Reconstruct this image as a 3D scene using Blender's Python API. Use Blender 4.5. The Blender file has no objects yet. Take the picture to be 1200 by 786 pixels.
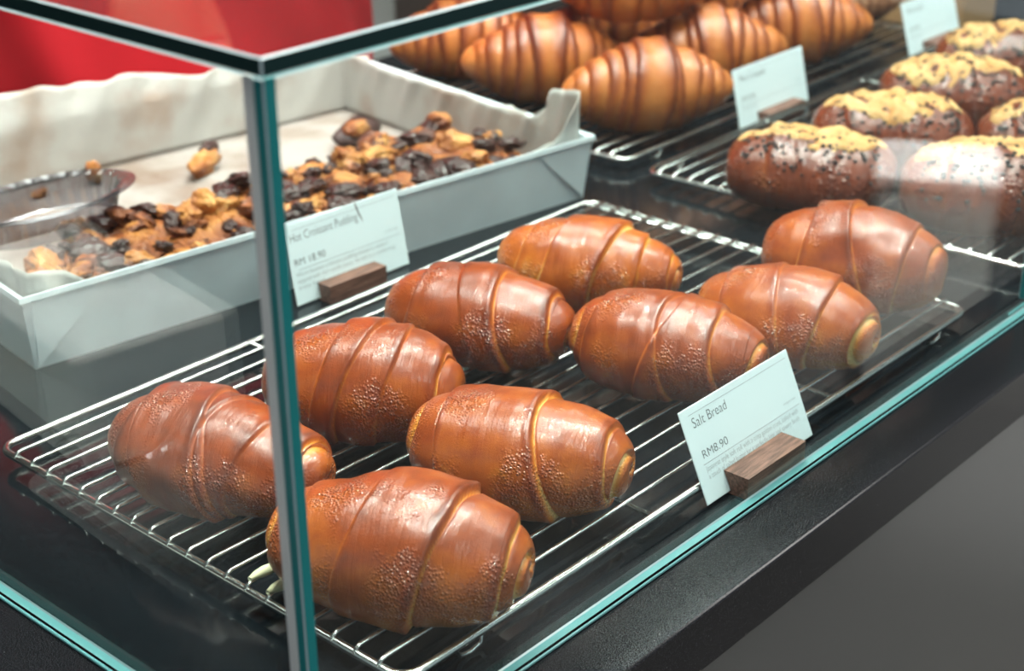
import bpy, bmesh, math, random
import numpy as np
from mathutils import Vector, Matrix

random.seed(7)
S = bpy.context.scene
COL = S.collection
PI = math.pi

# ------------------------------------------------------------------ helpers
def link(o, parent=None):
    COL.objects.link(o)
    if parent is not None:
        o.parent = parent
    return o

def mesh_obj(name, verts, faces, mat, parent=None, smooth=False, tone=None, mats=None, midx=None):
    me = bpy.data.meshes.new(name)
    me.from_pydata([tuple(v) for v in verts], [], [tuple(f) for f in faces])
    for m in (mats or [mat]):
        me.materials.append(m)
    if midx is not None:
        me.polygons.foreach_set('material_index', midx)
    if smooth:
        me.polygons.foreach_set('use_smooth', [True] * len(me.polygons))
    if tone is not None:
        a = me.attributes.new('tone', 'FLOAT', 'POINT')
        a.data.foreach_set('value', np.asarray(tone, dtype=np.float32))
    me.update()
    return link(bpy.data.objects.new(name, me), parent)

def bm_obj(name, bm, mat, parent=None, smooth=False):
    me = bpy.data.meshes.new(name)
    bmesh.ops.recalc_face_normals(bm, faces=bm.faces[:])
    bm.to_mesh(me); bm.free()
    me.materials.append(mat)
    if smooth:
        me.polygons.foreach_set('use_smooth', [True] * len(me.polygons))
    return link(bpy.data.objects.new(name, me), parent)

def thing(name, label, cat, loc=(0, 0, 0), rz=0, group=None):
    o = bpy.data.objects.new(name, None)
    o.empty_display_size = .02
    COL.objects.link(o)
    o.location = loc
    o.rotation_euler = (0, 0, rz)
    return tag(o, label, cat, group)

def tag(o, label, cat, group=None, kind=None):
    o['label'] = label
    o['category'] = cat
    if group: o['group'] = group
    if kind: o['kind'] = kind
    return o

def struct(o):
    o['kind'] = 'structure'
    return o

def add_box(bm, lo, hi, bevel=0, seg=2):
    r = bmesh.ops.create_cube(bm, size=1)
    vs = r['verts']
    for v in vs:
        v.co = Vector([(lo[i] + hi[i]) / 2 + v.co[i] * (hi[i] - lo[i]) for i in range(3)])
    if bevel:
        es = list({e for v in vs for e in v.link_edges})
        bmesh.ops.bevel(bm, geom=es, offset=bevel, segments=seg, profile=.5, affect='EDGES')

def box(name, lo, hi, mat, parent=None, bevel=0, seg=2):
    bm = bmesh.new()
    add_box(bm, lo, hi, bevel, seg)
    return bm_obj(name, bm, mat, parent)

def tube_data(path, r, n=8, closed=False):
    P = [Vector(p) for p in path]
    N = len(P)
    vs, fs = [], []
    up = Vector((0, 0, 1))
    for i, p in enumerate(P):
        if closed:
            d = P[(i + 1) % N] - P[i - 1]
        else:
            d = P[min(i + 1, N - 1)] - P[max(i - 1, 0)]
        d.normalize()
        a = d.cross(up)
        if a.length < 1e-4:
            a = Vector((1, 0, 0))
        a.normalize(); b = a.cross(d)
        rr = r[i] if hasattr(r, '__len__') else r
        for k in range(n):
            t = 2 * PI * k / n
            vs.append(p + a * (math.cos(t) * rr) + b * (math.sin(t) * rr))
    for i in range(N if closed else N - 1):
        j = (i + 1) % N
        for k in range(n):
            k2 = (k + 1) % n
            fs.append((i * n + k, j * n + k, j * n + k2, i * n + k2))
    if not closed:
        fs.append(tuple(range(n))[::-1])
        fs.append(tuple((N - 1) * n + k for k in range(n)))
    return vs, fs

def tube(name, path, r, mat, parent=None, n=8, closed=False):
    v, f = tube_data(path, r, n, closed)
    return mesh_obj(name, v, f, mat, parent, True)

def wobble(P, scale, seed, oct=3):
    """cheap smooth 3-D noise: sums of sines in random directions (P is N x 3)"""
    rng = np.random.default_rng(seed)
    out = np.zeros(len(P)); amp = 1.
    for o in range(oct):
        for k in range(5):
            d = rng.normal(size=3); d /= np.linalg.norm(d)
            out += amp * np.sin(P @ d * scale * rng.uniform(.7, 1.4) + rng.uniform(0, 6.28)) / 3
        amp *= .5; scale *= 2.1
    return out

def sstep(x):
    x = np.clip(x, 0, 1)
    return x * x * (3 - 2 * x)

# ------------------------------------------------------------------ materials
def new_mat(name):
    m = bpy.data.materials.new(name)
    m.use_nodes = True
    nt = m.node_tree
    return m, nt, nt.nodes['Principled BSDF']

def N(nt, t, **kw):
    n = nt.nodes.new(t)
    for k, v in kw.items():
        setattr(n, k, v)
    return n

def plain(name, col, rough=.5, metal=0., coat=0., spec=.5, bump=0, bscale=200, emit=0, sheen=0, noise_col=0, nscale=30):
    m, nt, b = new_mat(name)
    b.inputs['Base Color'].default_value = (*col, 1)
    b.inputs['Roughness'].default_value = rough
    b.inputs['Metallic'].default_value = metal
    b.inputs['Coat Weight'].default_value = coat
    b.inputs['Coat Roughness'].default_value = .12
    b.inputs['Specular IOR Level'].default_value = spec
    if sheen: b.inputs['Sheen Weight'].default_value = sheen
    if emit:
        b.inputs['Emission Color'].default_value = (*col, 1)
        b.inputs['Emission Strength'].default_value = emit
    tc = N(nt, 'ShaderNodeTexCoord')
    if bump:
        nz = N(nt, 'ShaderNodeTexNoise'); nz.inputs['Scale'].default_value = bscale; nz.inputs['Detail'].default_value = 4
        bp = N(nt, 'ShaderNodeBump'); bp.inputs['Strength'].default_value = bump; bp.inputs['Distance'].default_value = .002
        nt.links.new(tc.outputs['Object'], nz.inputs['Vector'])
        nt.links.new(nz.outputs['Fac'], bp.inputs['Height'])
        nt.links.new(bp.outputs['Normal'], b.inputs['Normal'])
    if noise_col:
        nz = N(nt, 'ShaderNodeTexNoise'); nz.inputs['Scale'].default_value = nscale; nz.inputs['Detail'].default_value = 5
        cr = N(nt, 'ShaderNodeValToRGB')
        cr.color_ramp.elements[0].position = .3; cr.color_ramp.elements[1].position = .7
        cr.color_ramp.elements[0].color = (*[c * (1 - noise_col) for c in col], 1)
        cr.color_ramp.elements[1].color = (*[min(1, c * (1 + noise_col)) for c in col], 1)
        nt.links.new(tc.outputs['Object'], nz.inputs['Vector'])
        nt.links.new(nz.outputs['Fac'], cr.inputs['Fac'])
        nt.links.new(cr.outputs['Color'], b.inputs['Base Color'])
    return m

def glass_mat(name, tint=(.93, .98, .97), base=.04, gloss=.01):
    """thin architectural glass: clear, with Schlick reflection on both sides"""
    m, nt, b = new_mat(name)
    nt.nodes.remove(b)
    out = nt.nodes['Material Output']
    geo = N(nt, 'ShaderNodeNewGeometry')
    dot = N(nt, 'ShaderNodeVectorMath', operation='DOT_PRODUCT')
    nt.links.new(geo.outputs['Incoming'], dot.inputs[0]); nt.links.new(geo.outputs['Normal'], dot.inputs[1])
    ab = N(nt, 'ShaderNodeMath', operation='ABSOLUTE'); nt.links.new(dot.outputs['Value'], ab.inputs[0])
    om = N(nt, 'ShaderNodeMath', operation='SUBTRACT'); om.inputs[0].default_value = 1; nt.links.new(ab.outputs[0], om.inputs[1])
    pw = N(nt, 'ShaderNodeMath', operation='POWER'); pw.inputs[1].default_value = 5; nt.links.new(om.outputs[0], pw.inputs[0])
    ma = N(nt, 'ShaderNodeMath', operation='MULTIPLY_ADD'); ma.inputs[1].default_value = 1 - base; ma.inputs[2].default_value = base
    nt.links.new(pw.outputs[0], ma.inputs[0])
    tr = N(nt, 'ShaderNodeBsdfTransparent'); tr.inputs['Color'].default_value = (*tint, 1)
    gl = N(nt, 'ShaderNodeBsdfGlossy'); gl.inputs['Roughness'].default_value = gloss
    mx = N(nt, 'ShaderNodeMixShader')
    nt.links.new(ma.outputs[0], mx.inputs[0]); nt.links.new(tr.outputs[0], mx.inputs[1]); nt.links.new(gl.outputs[0], mx.inputs[2])
    nt.links.new(mx.outputs[0], out.inputs['Surface'])
    return m

def granite_mat(name, rough=.18):
    m, nt, b = new_mat(name)
    tc = N(nt, 'ShaderNodeTexCoord')
    n1 = N(nt, 'ShaderNodeTexNoise'); n1.inputs['Scale'].default_value = 1500; n1.inputs['Detail'].default_value = 2
    cr = N(nt, 'ShaderNodeValToRGB')
    e = cr.color_ramp.elements
    e[0].position = .48; e[0].color = (.006, .0065, .008, 1)
    e[1].position = .78; e[1].color = (.035, .036, .040, 1)
    v = N(nt, 'ShaderNodeTexVoronoi'); v.inputs['Scale'].default_value = 130
    cs = N(nt, 'ShaderNodeMath', operation='LESS_THAN'); cs.inputs[1].default_value = .03
    mx = N(nt, 'ShaderNodeMixRGB'); mx.inputs[2].default_value = (.16, .165, .17, 1)
    nt.links.new(tc.outputs['Object'], n1.inputs['Vector']); nt.links.new(tc.outputs['Object'], v.inputs['Vector'])
    nt.links.new(n1.outputs['Fac'], cr.inputs['Fac'])
    nt.links.new(v.outputs['Distance'], cs.inputs[0])
    nt.links.new(cs.outputs[0], mx.inputs[0]); nt.links.new(cr.outputs['Color'], mx.inputs[1])
    nt.links.new(mx.outputs['Color'], b.inputs['Base Color'])
    b.inputs['Roughness'].default_value = rough
    b.inputs['Specular IOR Level'].default_value = .2
    return m

def crust_mat(name, stops, rough=.3, coat=.5, blister=.5, bscale=220, mottle=.22, grain=.07, wrinkle=.22):
    """baked crust: colour from the 'tone' attribute, mottled, with blisters and egg-wash gloss"""
    m, nt, b = new_mat(name)
    tc = N(nt, 'ShaderNodeTexCoord')
    at = N(nt, 'ShaderNodeAttribute', attribute_name='tone')
    nz = N(nt, 'ShaderNodeTexNoise'); nz.inputs['Scale'].default_value = 45; nz.inputs['Detail'].default_value = 6; nz.inputs['Roughness'].default_value = .6
    nt.links.new(tc.outputs['Object'], nz.inputs['Vector'])
    sb = N(nt, 'ShaderNodeMath', operation='SUBTRACT'); sb.inputs[1].default_value = .5; nt.links.new(nz.outputs['Fac'], sb.inputs[0])
    ad = N(nt, 'ShaderNodeMath', operation='MULTIPLY_ADD'); ad.inputs[1].default_value = mottle * 2
    nt.links.new(sb.outputs[0], ad.inputs[0]); nt.links.new(at.outputs['Fac'], ad.inputs[2])
    cr = N(nt, 'ShaderNodeValToRGB')
    el = cr.color_ramp.elements
    while len(el) < len(stops): el.new(.5)
    for e, (p, c) in zip(el, stops):
        e.position = p; e.color = (*c, 1)
    nt.links.new(ad.outputs[0], cr.inputs['Fac'])
    nt.links.new(cr.outputs['Color'], b.inputs['Base Color'])
    b.inputs['Roughness'].default_value = rough
    b.inputs['Coat Weight'].default_value = coat
    b.inputs['Coat Roughness'].default_value = .10
    b.inputs['Subsurface Weight'].default_value = 0
    # blisters in patches, wrinkles round the roll, fine grain
    vo = N(nt, 'ShaderNodeTexVoronoi'); vo.inputs['Scale'].default_value = bscale
    vo.feature = 'F1'
    n2 = N(nt, 'ShaderNodeTexNoise'); n2.inputs['Scale'].default_value = 26; n2.inputs['Detail'].default_value = 3
    n3 = N(nt, 'ShaderNodeTexNoise'); n3.inputs['Scale'].default_value = 700; n3.inputs['Detail'].default_value = 4
    mp = N(nt, 'ShaderNodeMapping'); mp.inputs['Scale'].default_value = (330, 48, 48)
    n4 = N(nt, 'ShaderNodeTexNoise'); n4.inputs['Scale'].default_value = 1; n4.inputs['Detail'].default_value = 4; n4.inputs['Distortion'].default_value = .6
    for n in (vo, n2, n3, mp): nt.links.new(tc.outputs['Object'], n.inputs['Vector'])
    nt.links.new(mp.outputs[0], n4.inputs['Vector'])
    mr = N(nt, 'ShaderNodeMapRange'); mr.inputs['From Min'].default_value = .47; mr.inputs['From Max'].default_value = .62
    nt.links.new(n2.outputs['Fac'], mr.inputs['Value'])
    inv = N(nt, 'ShaderNodeMath', operation='SUBTRACT'); inv.use_clamp = True; inv.inputs[0].default_value = .62; nt.links.new(vo.outputs['Distance'], inv.inputs[1])
    mu = N(nt, 'ShaderNodeMath', operation='MULTIPLY'); nt.links.new(inv.outputs[0], mu.inputs[0]); nt.links.new(mr.outputs['Result'], mu.inputs[1])
    a2 = N(nt, 'ShaderNodeMath', operation='MULTIPLY_ADD'); a2.inputs[1].default_value = grain
    nt.links.new(n3.outputs['Fac'], a2.inputs[0]); nt.links.new(mu.outputs[0], a2.inputs[2])
    a3 = N(nt, 'ShaderNodeMath', operation='MULTIPLY_ADD'); a3.inputs[1].default_value = wrinkle
    nt.links.new(n4.outputs['Fac'], a3.inputs[0]); nt.links.new(a2.outputs[0], a3.inputs[2])
    bp = N(nt, 'ShaderNodeBump'); bp.inputs['Strength'].default_value = 1; bp.inputs['Distance'].default_value = blister * .0022
    nt.links.new(a3.outputs[0], bp.inputs['Height'])
    nt.links.new(bp.outputs['Normal'], b.inputs['Normal'])
    nt.links.new(bp.outputs['Normal'], b.inputs['Coat Normal'])
    # the wash is patchy: glossy and dull areas
    rr = N(nt, 'ShaderNodeMapRange'); rr.inputs['From Min'].default_value = .35; rr.inputs['From Max'].default_value = .65
    rr.inputs['To Min'].default_value = rough + .10; rr.inputs['To Max'].default_value = rough - .08
    nt.links.new(n2.outputs['Fac'], rr.inputs['Value']); nt.links.new(rr.outputs['Result'], b.inputs['Roughness'])
    cw = N(nt, 'ShaderNodeMath', operation='MULTIPLY_ADD'); cw.inputs[1].default_value = coat * .5; cw.inputs[2].default_value = coat * .5
    nt.links.new(mr.outputs['Result'], cw.inputs[0]); nt.links.new(cw.outputs[0], b.inputs['Coat Weight'])
    return m

def wood_mat(name, c1, c2):
    m, nt, b = new_mat(name)
    tc = N(nt, 'ShaderNodeTexCoord')
    mp = N(nt, 'ShaderNodeMapping'); mp.inputs['Scale'].default_value = (1, 9, 9)
    nz = N(nt, 'ShaderNodeTexNoise'); nz.inputs['Scale'].default_value = 55; nz.inputs['Detail'].default_value = 6
    cr = N(nt, 'ShaderNodeValToRGB')
    cr.color_ramp.elements[0].position = .35; cr.color_ramp.elements[0].color = (*c1, 1)
    cr.color_ramp.elements[1].position = .7; cr.color_ramp.elements[1].color = (*c2, 1)
    nt.links.new(tc.outputs['Object'], mp.inputs['Vector']); nt.links.new(mp.outputs[0], nz.inputs['Vector'])
    nt.links.new(nz.outputs['Fac'], cr.inputs['Fac']); nt.links.new(cr.outputs['Color'], b.inputs['Base Color'])
    b.inputs['Roughness'].default_value = .5
    return m

M = {}
M['glass'] = glass_mat('display_glass')
M['glass_edge'] = plain('green_glass_edge', (.008, .17, .175), .4, spec=.2)
M['glass_edge_dark'] = plain('dark_green_glass_edge', (.002, .018, .018), .35, spec=.2)
M['seal'] = plain('pale_aqua_seal', (.13, .37, .38), .3, coat=.2)
M['polish'] = plain('polished_glass_arris', (.34, .44, .46), .2, coat=.4)
M['joint'] = plain('clear_grey_joint', (.55, .58, .57), .3)
M['granite'] = granite_mat('speckled_black_granite')
M['black_gloss'] = plain('polished_black_base', (.006, .008, .010), .12, spec=.28, noise_col=.3, nscale=300)
M['cabinet'] = plain('dark_grey_cabinet_lacquer', (.042, .047, .047), .24, coat=.9)
M['wire'] = plain('polished_steel_wire', (.78, .77, .74), .22, metal=1)
M['frame_wire'] = plain('polished_steel_rod', (.70, .68, .65), .2, metal=1)
M['pan'] = plain('dull_aluminium_sheet', (.80, .89, .93), .36, metal=.15, bump=.12, bscale=60, noise_col=.08, nscale=18)
def paper_mat(name, base, stain, p0, p1):
    m = plain(name, base, .75, bump=.35, bscale=70)
    nt = m.node_tree
    n = N(nt, 'ShaderNodeTexNoise'); n.inputs['Scale'].default_value = 13; n.inputs['Detail'].default_value = 6
    r = N(nt, 'ShaderNodeValToRGB'); e = r.color_ramp.elements
    e[0].position = p0; e[0].color = (*base, 1); e[1].position = p1; e[1].color = (*stain, 1)
    t = N(nt, 'ShaderNodeTexCoord')
    nt.links.new(t.outputs['Object'], n.inputs['Vector']); nt.links.new(n.outputs['Fac'], r.inputs['Fac'])
    nt.links.new(r.outputs['Color'], nt.nodes['Principled BSDF'].inputs['Base Color'])
    return m
M['paper'] = paper_mat('baking_parchment', (.47, .455, .425), (.38, .30, .25), .50, .68)
M['greasy_shaded'] = paper_mat('greasy_shaded_parchment', (.34, .305, .28), (.20, .135, .10), .42, .66)  # shade in the pan put into the darker base; grease stains as well
M['choc'] = plain('dark_chocolate', (.040, .014, .011), .36, coat=.15, bump=1., bscale=260, noise_col=.5, nscale=120)
M['card'] = plain('white_card', (.74, .83, .86), .45)
M['ink'] = plain('grey_ink', (.05, .055, .065), .6)
M['ink_light'] = plain('light_grey_ink', (.30, .33, .35), .6)
M['walnut'] = wood_mat('walnut_block', (.085, .034, .022), (.25, .115, .080))
M['red'] = plain('red_cotton', (.56, .003, .012), .85, bump=.15, bscale=500)
M['skin'] = plain('skin', (.45, .25, .17), .5)
M['trouser'] = plain('black_trousers', (.012, .012, .016), .8)
M['hair'] = plain('black_hair', (.01, .008, .007), .5)
M['cardboard'] = plain('brown_cardboard', (.36, .20, .085), .75)
M['plastic'] = glass_mat('clear_ribbed_plastic', (.60, .60, .63), .10, .22)
M['wall'] = plain('dark_brown_panel', (.040, .030, .026), .6)
M['dark_wall'] = plain('near_black_panel', (.010, .011, .014), .6)
M['grey_panel'] = plain('grey_panel', (.32, .33, .32), .5)
M['floor'] = plain('pale_grey_floor', (.085, .085, .082), .45)
M['ceiling'] = plain('dark_ceiling', (.04, .04, .04), .8)
M['white_paint'] = plain('white_laminate', (.85, .85, .82), .5)
M['lamp'] = plain('lamp_diffuser', (1, .97, .93), .5, emit=14)
M['spot'] = plain('downlight_lens', (1, .95, .88), .5, emit=540)
M['steel'] = plain('brushed_steel', (.62, .64, .66), .25, metal=1)

M['salt'] = crust_mat('glazed_bread_crust', [
    (0.0, (.120, .016, .002)), (.28, (.300, .050, .006)), (.52, (.505, .120, .012)), (.75, (.70, .262, .032)), (1.0, (.85, .57, .20))],
    rough=.33, coat=.95, blister=.75, bscale=560, mottle=.38)
M['crois'] = crust_mat('croissant_crust', [
    (0.0, (.105, .014, .003)), (.30, (.250, .050, .008)), (.55, (.46, .130, .025)), (.8, (.60, .210, .052)), (1.0, (.72, .34, .12))],
    rough=.40, coat=.35, blister=.35, bscale=330, mottle=.16, wrinkle=.5)
M['seedbun'] = crust_mat('dark_glazed_bun', [
    (0.0, (.06, .011, .005)), (.35, (.19, .038, .012)), (.65, (.33, .095, .026)), (1.0, (.52, .22, .06))],
    rough=.28, coat=.7, blister=1.1, bscale=230)
M['topping'] = crust_mat('golden_crumb_topping', [
    (0.0, (.26, .09, .02)), (.38, (.47, .23, .065)), (1.0, (.66, .43, .19))], rough=.6, coat=.05, blister=1.3, bscale=420, mottle=.75)
M['butter'] = plain('dried_butter', (.70, .66, .42), .4)
M['crumb'] = plain('golden_crumb', (.62, .34, .10), .7, bump=.6, bscale=300)
M['seed'] = plain('dark_seed', (.012, .008, .007), .35)
M['pudding'] = crust_mat('baked_pudding', [
    (0.0, (.08, .018, .007)), (.35, (.29, .080, .018)), (.65, (.50, .195, .042)), (1.0, (.68, .39, .13))], rough=.45, coat=.25, blister=1.8, bscale=300, mottle=.6, wrinkle=1.)
M['almond'] = crust_mat('sugared_pastry', [
    (0.0, (.16, .05, .02)), (.4, (.34, .15, .07)), (.7, (.62, .48, .40)), (1.0, (.85, .80, .75))], rough=.7, coat=0, blister=.5, bscale=150, mottle=.7)

# ------------------------------------------------------------------ the counter and the room
FL = -.90
counter = thing('shop_counter', 'long shop counter with speckled black granite top and dark grey front', 'counter', (0, 0, FL))
bm = bmesh.new(); add_box(bm, (-2.2, .413, .859), (3.2, 1.40, .900), .0016, 2)
o = bm_obj('granite_top', bm, M['granite'], counter); o['label'] = 'speckled black granite slab'
o = box('front_panel', (-2.2, .417, .10), (3.2, .440, .8588), M['cabinet'], counter); o['label'] = 'smooth dark grey cabinet front'
box('back_panel', (-2.2, 1.36, .10), (3.2, 1.38, .8588), M['cabinet'], counter)
box('plinth', (-2.2, .47, 0), (3.2, 1.34, .0995), M['black_gloss'], counter)

struct(box('floor', (-3, -4, FL - .1), (5.5, 3.2, FL), M['floor']))
struct(box('ceiling', (-3, -4, 2.0), (5.5, 3.2, 2.1), M['ceiling']))
struct(box('wall_back', (-3, 3.0, FL), (5.5, 3.1, 2.0), M['wall']))
struct(box('wall_right', (5.4, -1.2, FL), (5.5, 3.0, 2.0), M['dark_wall']))

# ------------------------------------------------------------------ glass display case
GX, GY, T = .3700, .4550, .0062
TOPZ = .3525
case = thing('glass_display_case', 'frameless clear glass display case with green edges on the counter', 'display case', (GX, GY, 0))

def pane(name, lo, hi, edge, parent, chamfer=.0008, big=1):
    """a sheet of clear glass; narrow faces carry the green of its depth, arrises are polished pale"""
    bm = bmesh.new()
    add_box(bm, lo, hi, chamfer, 1)
    me = bpy.data.meshes.new(name)
    bmesh.ops.recalc_face_normals(bm, faces=bm.faces[:])
    th = [hi[i] - lo[i] for i in range(3)]
    ax = th.index(min(th))
    for f in bm.faces:
        n = [abs(c) for c in f.normal]
        if max(n) < .95: f.material_index = 2
        elif n[ax] > .95: f.material_index = 0
        elif f.normal.z < -.95: f.material_index = 3
        else: f.material_index = 1
    bm.to_mesh(me); bm.free()
    for m in (M['glass'], edge, M['polish'], edge if parent is None or name == 'top_pane' else M['seal']): me.materials.append(m)
    o = link(bpy.data.objects.new(name, me), parent)
    return o

o = pane('front_pane', (0, 0, .003), (.765, T, TOPZ), M['glass_edge'], case); o['label'] = 'tall clear front pane'
o = pane('front_pane', (.766, .0115, .003), (2.1, .0115 + T, TOPZ), M['glass_edge'], case); o['label'] = 'second front pane set slightly inward'
o = pane('side_pane', (0.0008, T + .0006, .003), (.0008 + T, .93, TOPZ), M['glass_edge'], case); o['label'] = 'clear end pane'
o = pane('top_pane', (-.0012, -.0012, TOPZ + .0008), (2.1, .60, TOPZ + .0088), M['glass_edge_dark'], case); o['label'] = 'thick glass top with dark green edge'
o = box('bonded_edge', (.0006, -.0004, .0035), (.0056, -.0001, TOPZ), M['glass_edge'], case); o['label'] = 'green bonded corner edge'
# clear bonded corner and the pale sealant lines under the panes
box('corner_joint', (-.0002, T + .0006, .003), (.0008, T + .0058, TOPZ), M['joint'], case)
bm = bmesh.new()
add_box(bm, (0, -.0014, .0003), (.765, -.0002, .0024), .0005, 1)
o = bm_obj('front_seal', bm, M['seal'], case); o['label'] = 'pale aqua sealant line'
bm = bmesh.new()
add_box(bm, (.735, .0094, .0003), (2.1, .0113, .0030), .0008, 1)
bm_obj('front_seal', bm, M['seal'], case)
bm = bmesh.new()
add_box(bm, (-.0012, 0, .0003), (.0006, .93, .0024), .0005, 1)
o = bm_obj('side_seal', bm, M['seal'], case); o['label'] = 'pale aqua sealant line'

# polished black base board inside the case
# (very low: the racks, pan and cards stand on it)
BZ = .0
base = tag(box('base_board', (GX + .010, GY + .0205, .0002), (3.1, 1.385, .0012), M['black_gloss']),
           'polished black board covering the counter inside the glass case', 'board')
BZ = .0012

# ------------------------------------------------------------------ wire racks
def rounded_rect(x0, y0, x1, y1, r, z, n=6):
    pts = []
    for cx, cy, a0 in ((x1 - r, y1 - r, 0), (x0 + r, y1 - r, 90), (x0 + r, y0 + r, 180), (x1 - r, y0 + r, 270)):
        for k in range(n + 1):
            a = math.radians(a0 + 90 * k / n)
            pts.append((cx + r * math.cos(a), cy + r * math.sin(a), z))
    return pts

def make_rack(label, loc, rz, L, W, n=21, group=None):
    t = thing('wire_cooling_rack', label, 'cooling rack', loc, rz, group)
    o = tube('frame', rounded_rect(0, 0, L, W, .012, .0112), .0027, M['frame_wire'], t, 10, True)
    for i in range(n):
        y = .0177 * (i + 1)
        if y > W - .010: break
        ps = [(-.0012, y, .0118), (-.0005, y, .0146), (.003, y, .0158)]
        ps += [(L * k / 8, y + .0003 * math.sin(3 * k + i), .0160) for k in range(1, 8)]
        ps += [(L - .003, y, .0158), (L + .0005, y, .0146), (L + .0012, y, .0118)]
        tube('wire', ps, .00145, M['wire'], t, 6)
    for x in (L * .345, L * .68, L * .985):
        tube('cross_bar', [(x, 0.001, .0118), (x, W / 2, .0128), (x, W - .001, .0118)], .0018, M['wire'], t, 6)
    for x in (.05, L - .05):
        for y in (.0005, W - .0005):
            tube('foot', [(x - .012, y, .0100), (x - .008, y, .003), (x, y, .0014), (x + .008, y, .003), (x + .012, y, .0100)], .0014, M['wire'], t, 6)
    return t

make_rack('steel wire cooling rack carrying the nine glossy salt breads', (.4560, .4842, BZ), 0, .612, .3755, 21, 'wire cooling racks in the case')
make_rack('steel wire cooling rack carrying the dark golden-topped buns on the right', (1.1755, .4830, BZ), math.radians(1.0), .600, .386, 21, 'wire cooling racks in the case')
make_rack('steel wire cooling rack under the pile of croissants at the back', (1.1800, .9040, BZ), math.radians(1.0), .640, .386, 21, 'wire cooling racks in the case')
RZ = BZ + .0160 + .00145        # top of the wires

# ------------------------------------------------------------------ rolled breads
def roll_mesh(L, W, H, edges, seed, p_r=.62, nub=.36, steps=.085, slant=.10, bulge=.045, flat=.62,
              bend=0., lump=.02, nu=170, nv=112, base_tone=.42, crease=.5, bottom=.12, stripe=0., ewidth=.045, spiral=True, tip_drop=0., band=0., asym=0.):
    """A dough roll along X: edges = list of (s, strength): borders of the wound layers, s in -1..1.
    Layers step down towards the ends; each layer bulges a little; the border shows paler dough."""
    rng = np.random.default_rng(seed)
    phi = np.linspace(-PI / 2, PI / 2, nu)
    th = np.linspace(0, 2 * PI, nv, endpoint=False)
    PH, TH = np.meshgrid(phi, th, indexing='ij')
    s = np.sin(PH)
    c = np.maximum(np.cos(PH), 0)
    rad = c ** p_r
    # blunt ends
    Pn = np.stack([s.ravel() * 3, np.cos(TH).ravel() * 1.2, np.sin(TH).ravel() * 1.2], 1)
    tone = np.full(s.shape, base_tone)
    ed = sorted(edges)
    band_d = np.zeros(s.shape); k = np.zeros(s.shape); cre = np.zeros(s.shape); dark = np.zeros(s.shape)
    for i, (s0, st) in enumerate(ed):
        sg = 1 if s0 >= 0 else -1
        se = s0 + slant * np.cos(TH - rng.uniform(.6, 2.2)) * rng.choice([-1, 1]) * (1 - abs(s0)) * 1.2 \
             + .018 * wobble(Pn, 2.2, seed * 31 + i, 2).reshape(s.shape)
        d = (s - se) * sg
        w = ewidth
        # lip just inside, drop outside
        k += -steps * st * sstep(d / w + .5)
        k += bulge * st * np.exp(-((d + w * 1.6) / (w * 1.9)) ** 2)
        k += -.028 * st * np.exp(-((d - w * .35) / (w * .55)) ** 2)
        cre += st * np.exp(-((d - w * .30) / (w * .38)) ** 2)
        band_d += st * np.exp(-(np.minimum(d + w * .2, 0) / (w * 1.5)) ** 2) * (d < w * .3)
        dark += st * np.exp(-((d + w * 1.8) / (w * 1.6)) ** 2)
    rad = rad * (1 + asym * s * (1 - s * s) * 1.6)
    r = rad * (1 + k) * (1 + lump * wobble(Pn, 1.6, seed + 5, 3).reshape(s.shape))
    # fine wrinkles running round the roll
    wr = wobble(np.stack([s.ravel() * 26, np.cos(TH).ravel() * 1.3, np.sin(TH).ravel() * 1.3], 1), 1.0, seed + 9, 2).reshape(s.shape)
    r *= 1 + .005 * wr
    x = s * L / 2
    y = r * np.cos(TH) * W / 2
    z = r * np.sin(TH) * H / 2
    # end faces: shallow dish with a spiral seam
    if spiral:
        for sg in (-1, 1):
            m = (s * sg > .80)
            rr = np.clip(rad / .78, 0, 1)
            sp = np.cos(TH * sg - rr * 2 * PI * 1.35 + seed)
            g = np.exp(-((1 - sp) / .16)) * sstep((.95 - rr) / .2) * sstep(rr / .15)
            x = np.where(m, x - sg * L * .020 * g - sg * L * .035 * (1 - rr) ** 1.5, x)
            cre = np.where(m, cre + .9 * g, cre)
    # flatten the underside
    zb = -H / 2 * flat
    z = np.where(z < zb, zb + (z - zb) * .06, z)
    z -= z.min()
    # droop / bend
    y += bend * (np.abs(s) ** 2) * W
    z += -tip_drop * H * np.abs(s) ** 2
    z = np.maximum(z, 0)
    zz = z / max(z.max(), 1e-6)
    top = sstep((zz - .25) / .7)
    tone = tone - .16 * top + .10 * (1 - sstep(zz / .35)) + .05 * wobble(Pn, 1.4, seed + 2, 2).reshape(s.shape)
    tone += -band * np.clip(band_d, 0, 1)
    tone += crease * np.clip(cre, 0, 1) * (.45 + .55 * np.clip(.7 + .6 * wobble(Pn, 2.5, seed + 77, 2).reshape(s.shape), 0, 1)) - .14 * np.clip(dark, 0, 1)
    tone += stripe * wr
    V = np.stack([x.ravel(), y.ravel(), z.ravel()], 1)
    F = []
    for i in range(nu - 1):
        a = i * nv; b = (i + 1) * nv
        for j in range(nv):
            j2 = (j + 1) % nv
            F.append((a + j, a + j2, b + j2, b + j))
    return V, F, np.clip(tone.ravel(), 0, 1)

def roll(name, label, cat, mat, loc, deg, group, tilt=0., **kw):
    V, F, tn = roll_mesh(**kw)
    o = mesh_obj(name, V, F, M[mat], None, True, tn)
    o.location = loc
    o.rotation_euler = (0, math.radians(tilt), math.radians(deg))
    return tag(o, label, cat, group)

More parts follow.
